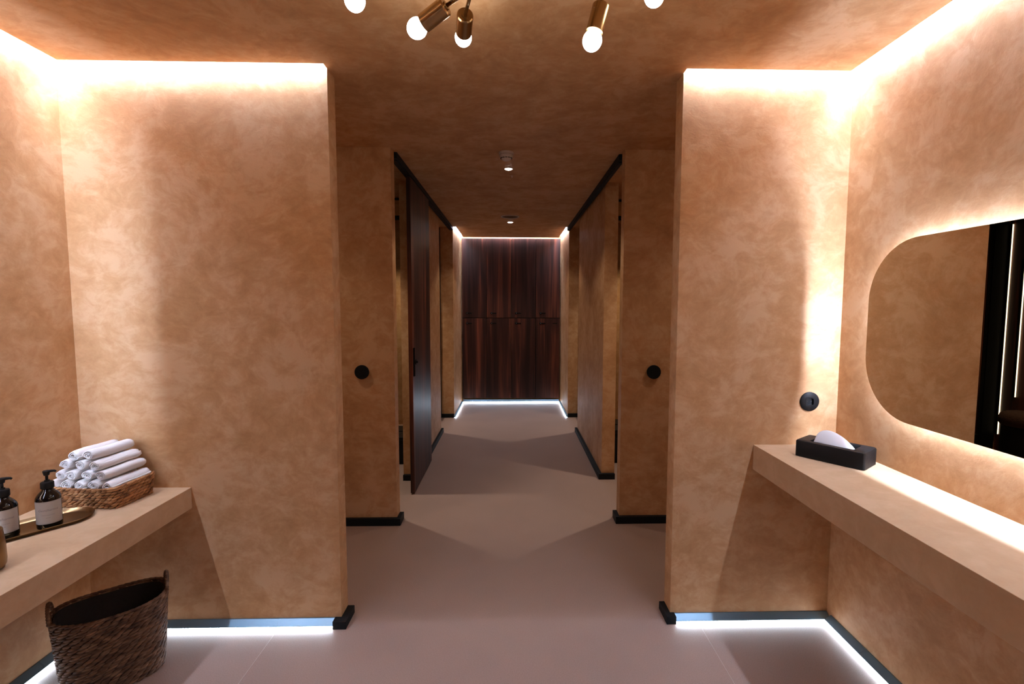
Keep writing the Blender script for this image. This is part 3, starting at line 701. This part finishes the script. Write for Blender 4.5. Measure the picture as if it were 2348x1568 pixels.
# ------------------------------------------------------------------ soap bottles
def text_mesh(s, size, shear):
    cu = bpy.data.curves.new('t', 'FONT'); cu.body = s; cu.size = size; cu.shear = shear; cu.align_x = 'CENTER'; cu.resolution_u = 2
    o = bpy.data.objects.new('t', cu); C.objects.link(o); dg = bpy.context.evaluated_depsgraph_get(); dg.update()
    me = bpy.data.meshes.new_from_object(o.evaluated_get(dg)); C.objects.unlink(o); bpy.data.objects.remove(o)
    return me
def bottle(loc, rz, label):
    t = thing('soap_bottle', label, 'bottle', loc, 'dark soap pump bottles on the brass tray', rz=rz)
    R = 0.0350; t.scale = (1.05, 1.05, 1.05)
    bm = BM(); lathe(bm, [(0, 0), (R - 0.004, 0), (R - 0.001, 0.002), (R, 0.006), (R, 0.104), (R - 0.002, 0.112), (R - 0.008, 0.122), (R - 0.0155, 0.130), (0.0165, 0.134), (0.0155, 0.140), (0, 0.140)], 48)
    bd = link('glass_body', bm, M_glass, t, smooth=True)
    def wrap(x, z, r): return (r * math.sin(x / R), -r * math.cos(x / R), z)
    bm = BM(); n = 30; W = 0.046; z0, z1 = 0.020, 0.100
    A = [bm.verts.new(wrap(-W + 2 * W * i / n, z0, R + 0.0004)) for i in range(n + 1)]; B = [bm.verts.new(wrap(-W + 2 * W * i / n, z1, R + 0.0004)) for i in range(n + 1)]
    for i in range(n): bm.faces.new((A[i], A[i + 1], B[i + 1], B[i]))
    lbp = link('paper_label', bm, M_paper, t, smooth=True)
    bm = BM()
    def line(xa, xb, za, zb):
        m = max(1, int(abs(xb - xa) / 0.003)); P = [(xa + (xb - xa) * i / m) for i in range(m + 1)]
        a = [bm.verts.new(wrap(x, za, R + 0.0007)) for x in P]; b = [bm.verts.new(wrap(x, zb, R + 0.0007)) for x in P]
        for i in range(m): bm.faces.new((a[i], a[i + 1], b[i + 1], b[i]))
    e_ = 0.0022
    line(-W + e_, W - e_, z0 + e_, z0 + e_ + 0.0005); line(-W + e_, W - e_, z1 - e_ - 0.0005, z1 - e_)
    line(-W + e_, -W + e_ + 0.0005, z0 + e_, z1 - e_); line(W - e_ - 0.0005, W - e_, z0 + e_, z1 - e_)
    link('border_line', bm, M_ink, lbp)
    bm = BM()
    for s, sz, zz, sh in (('Geotherme', 0.0118, 0.066, 0.35), ('body & hand wash', 0.0046, 0.051, 0.2), ('natural', 0.0042, 0.041, 0.2)):
        me = text_mesh(s, sz, sh); off = len(bm.verts); vs = [bm.verts.new(wrap(v.co.x, zz + v.co.y, R + 0.0007)) for v in me.vertices]
        for p in me.polygons:
            try: bm.faces.new([vs[i] for i in p.vertices])
            except ValueError: pass
        bpy.data.meshes.remove(me)
    link('lettering', bm, M_ink, lbp)
    bm = BM(); lathe(bm, [(0, 0.140), (0.0175, 0.140), (0.0185, 0.142), (0.0185, 0.160), (0.017, 0.163), (0.008, 0.165), (0.0075, 0.169), (0, 0.169)], 40); link('collar', bm, M_black, t, auto=40)
    bm = BM(); tube(bm, [(0, 0, 0.168), (0, 0, 0.192)], 0.0042, 14); link('pump_stem', bm, M_black, t, smooth=True)
    bm = BM(); lathe(bm, [(0, 0.186), (0.0075, 0.186), (0.0085, 0.190), (0.0105, 0.200), (0.0095, 0.203), (0, 0.2035)], 28)
    tube(bm, [(0.0, 0.0, 0.199), (0.012, 0.0, 0.1995), (0.021, 0, 0.1985), (0.025, 0, 0.195)], [0.0055, 0.005, 0.0042, 0.0034], 12)
    link('pump_head', bm, M_black, t, smooth=True)
face = math.atan2(1.81, -1.73) + PI / 2      # label towards the room
bottle((-1.735, 1.823, 0.6698), math.radians(38), 'dark glass soap pump bottle nearer the towel basket, label fully visible')
bottle((-1.818, 1.744, 0.6698), math.radians(38), 'dark glass soap pump bottle partly cut by the left edge')

# ------------------------------------------------------------------ brass vessel
bm = BM(); lathe(bm, [(0, 0), (0.046, 0), (0.055, 0.004), (0.060, 0.014), (0.0615, 0.03), (0.0605, 0.08), (0.056, 0.125), (0.0535, 0.126), (0.057, 0.08), (0.058, 0.03), (0.05, 0.008), (0, 0.006)], 48, (0, 0, 0))
o = link('brass_vessel', bm, M_brassd, smooth=True); o.location = (-1.657, 1.505, 0.6672); tag(o, 'open brass vessel at left edge in front of soap tray', 'vessel')

# ------------------------------------------------------------------ tissue box
tx = thing('tissue_box', 'black tissue box with white tissue on right counter', 'tissue box', (1.361, 1.988, 0.853), rz=math.radians(-53.3))
hx, hy, H = 0.130, 0.069, 0.071
bm = BM(); out = rrect(hx, hy, 0.009, 6); inn = rrect(0.083, 0.046, 0.010, 6)
def ring(pts, z): return [bm.verts.new((p[0], p[1], z)) for p in pts]
def sc(k): return rrect(hx - k, hy - k, max(0.009 - k * 0.4, 0.004), 6)
R1 = ring(out, 0.0015); R2 = ring(out, H - 0.006); R3 = ring(sc(0.0022), H - 0.0018); R4 = ring(sc(0.006), H); R5 = ring(inn, H); R6 = ring(rrect(0.081, 0.044, 0.009, 6), H - 0.003); R7 = ring(rrect(0.081, 0.044, 0.009, 6), H - 0.022)
for a, b in ((R1, R2), (R2, R3), (R3, R4), (R4, R5), (R5, R6), (R6, R7)):
    for i in range(len(a)): bm.faces.new((a[i], a[(i + 1) % len(a)], b[(i + 1) % len(b)], b[i]))
bm.faces.new(R1[::-1]); bm.faces.new(R7)
link('box', bm, M_black, tx, auto=35)
bm = BM(); NX, NY = 24, 10; G = []
for i in range(NX + 1):
    u = i / NX; row = []
    for j in range(NY + 1):
        v = j / NY
        x = -0.082 + 0.158 * u
        crest = math.sin(PI * min(1.0, u) ** 0.60) ** 0.75 * 0.064
        hw = 0.038 * (0.35 + 0.65 * math.sin(PI * (0.06 + 0.88 * u)))
        q = v / 0.68 if v < 0.68 else (1 - v) / 0.32
        y = -hw + 2 * hw * (v ** 0.9) + 0.003 * math.sin(u * 6)
        z = H - 0.018 + crest * math.sin(q * PI / 2) ** 0.8 + 0.0010 * math.sin(11 * v + 9 * u)
        row.append(bm.verts.new((x, y, z)))
    G.append(row)
for i in range(NX):
    for j in range(NY): bm.faces.new((G[i][j], G[i + 1][j], G[i + 1][j + 1], G[i][j + 1]))
o = link('tissue', bm, M_cloth, tx, smooth=True); sm = o.modifiers.new('thick', 'SOLIDIFY'); sm.thickness = 0.0006
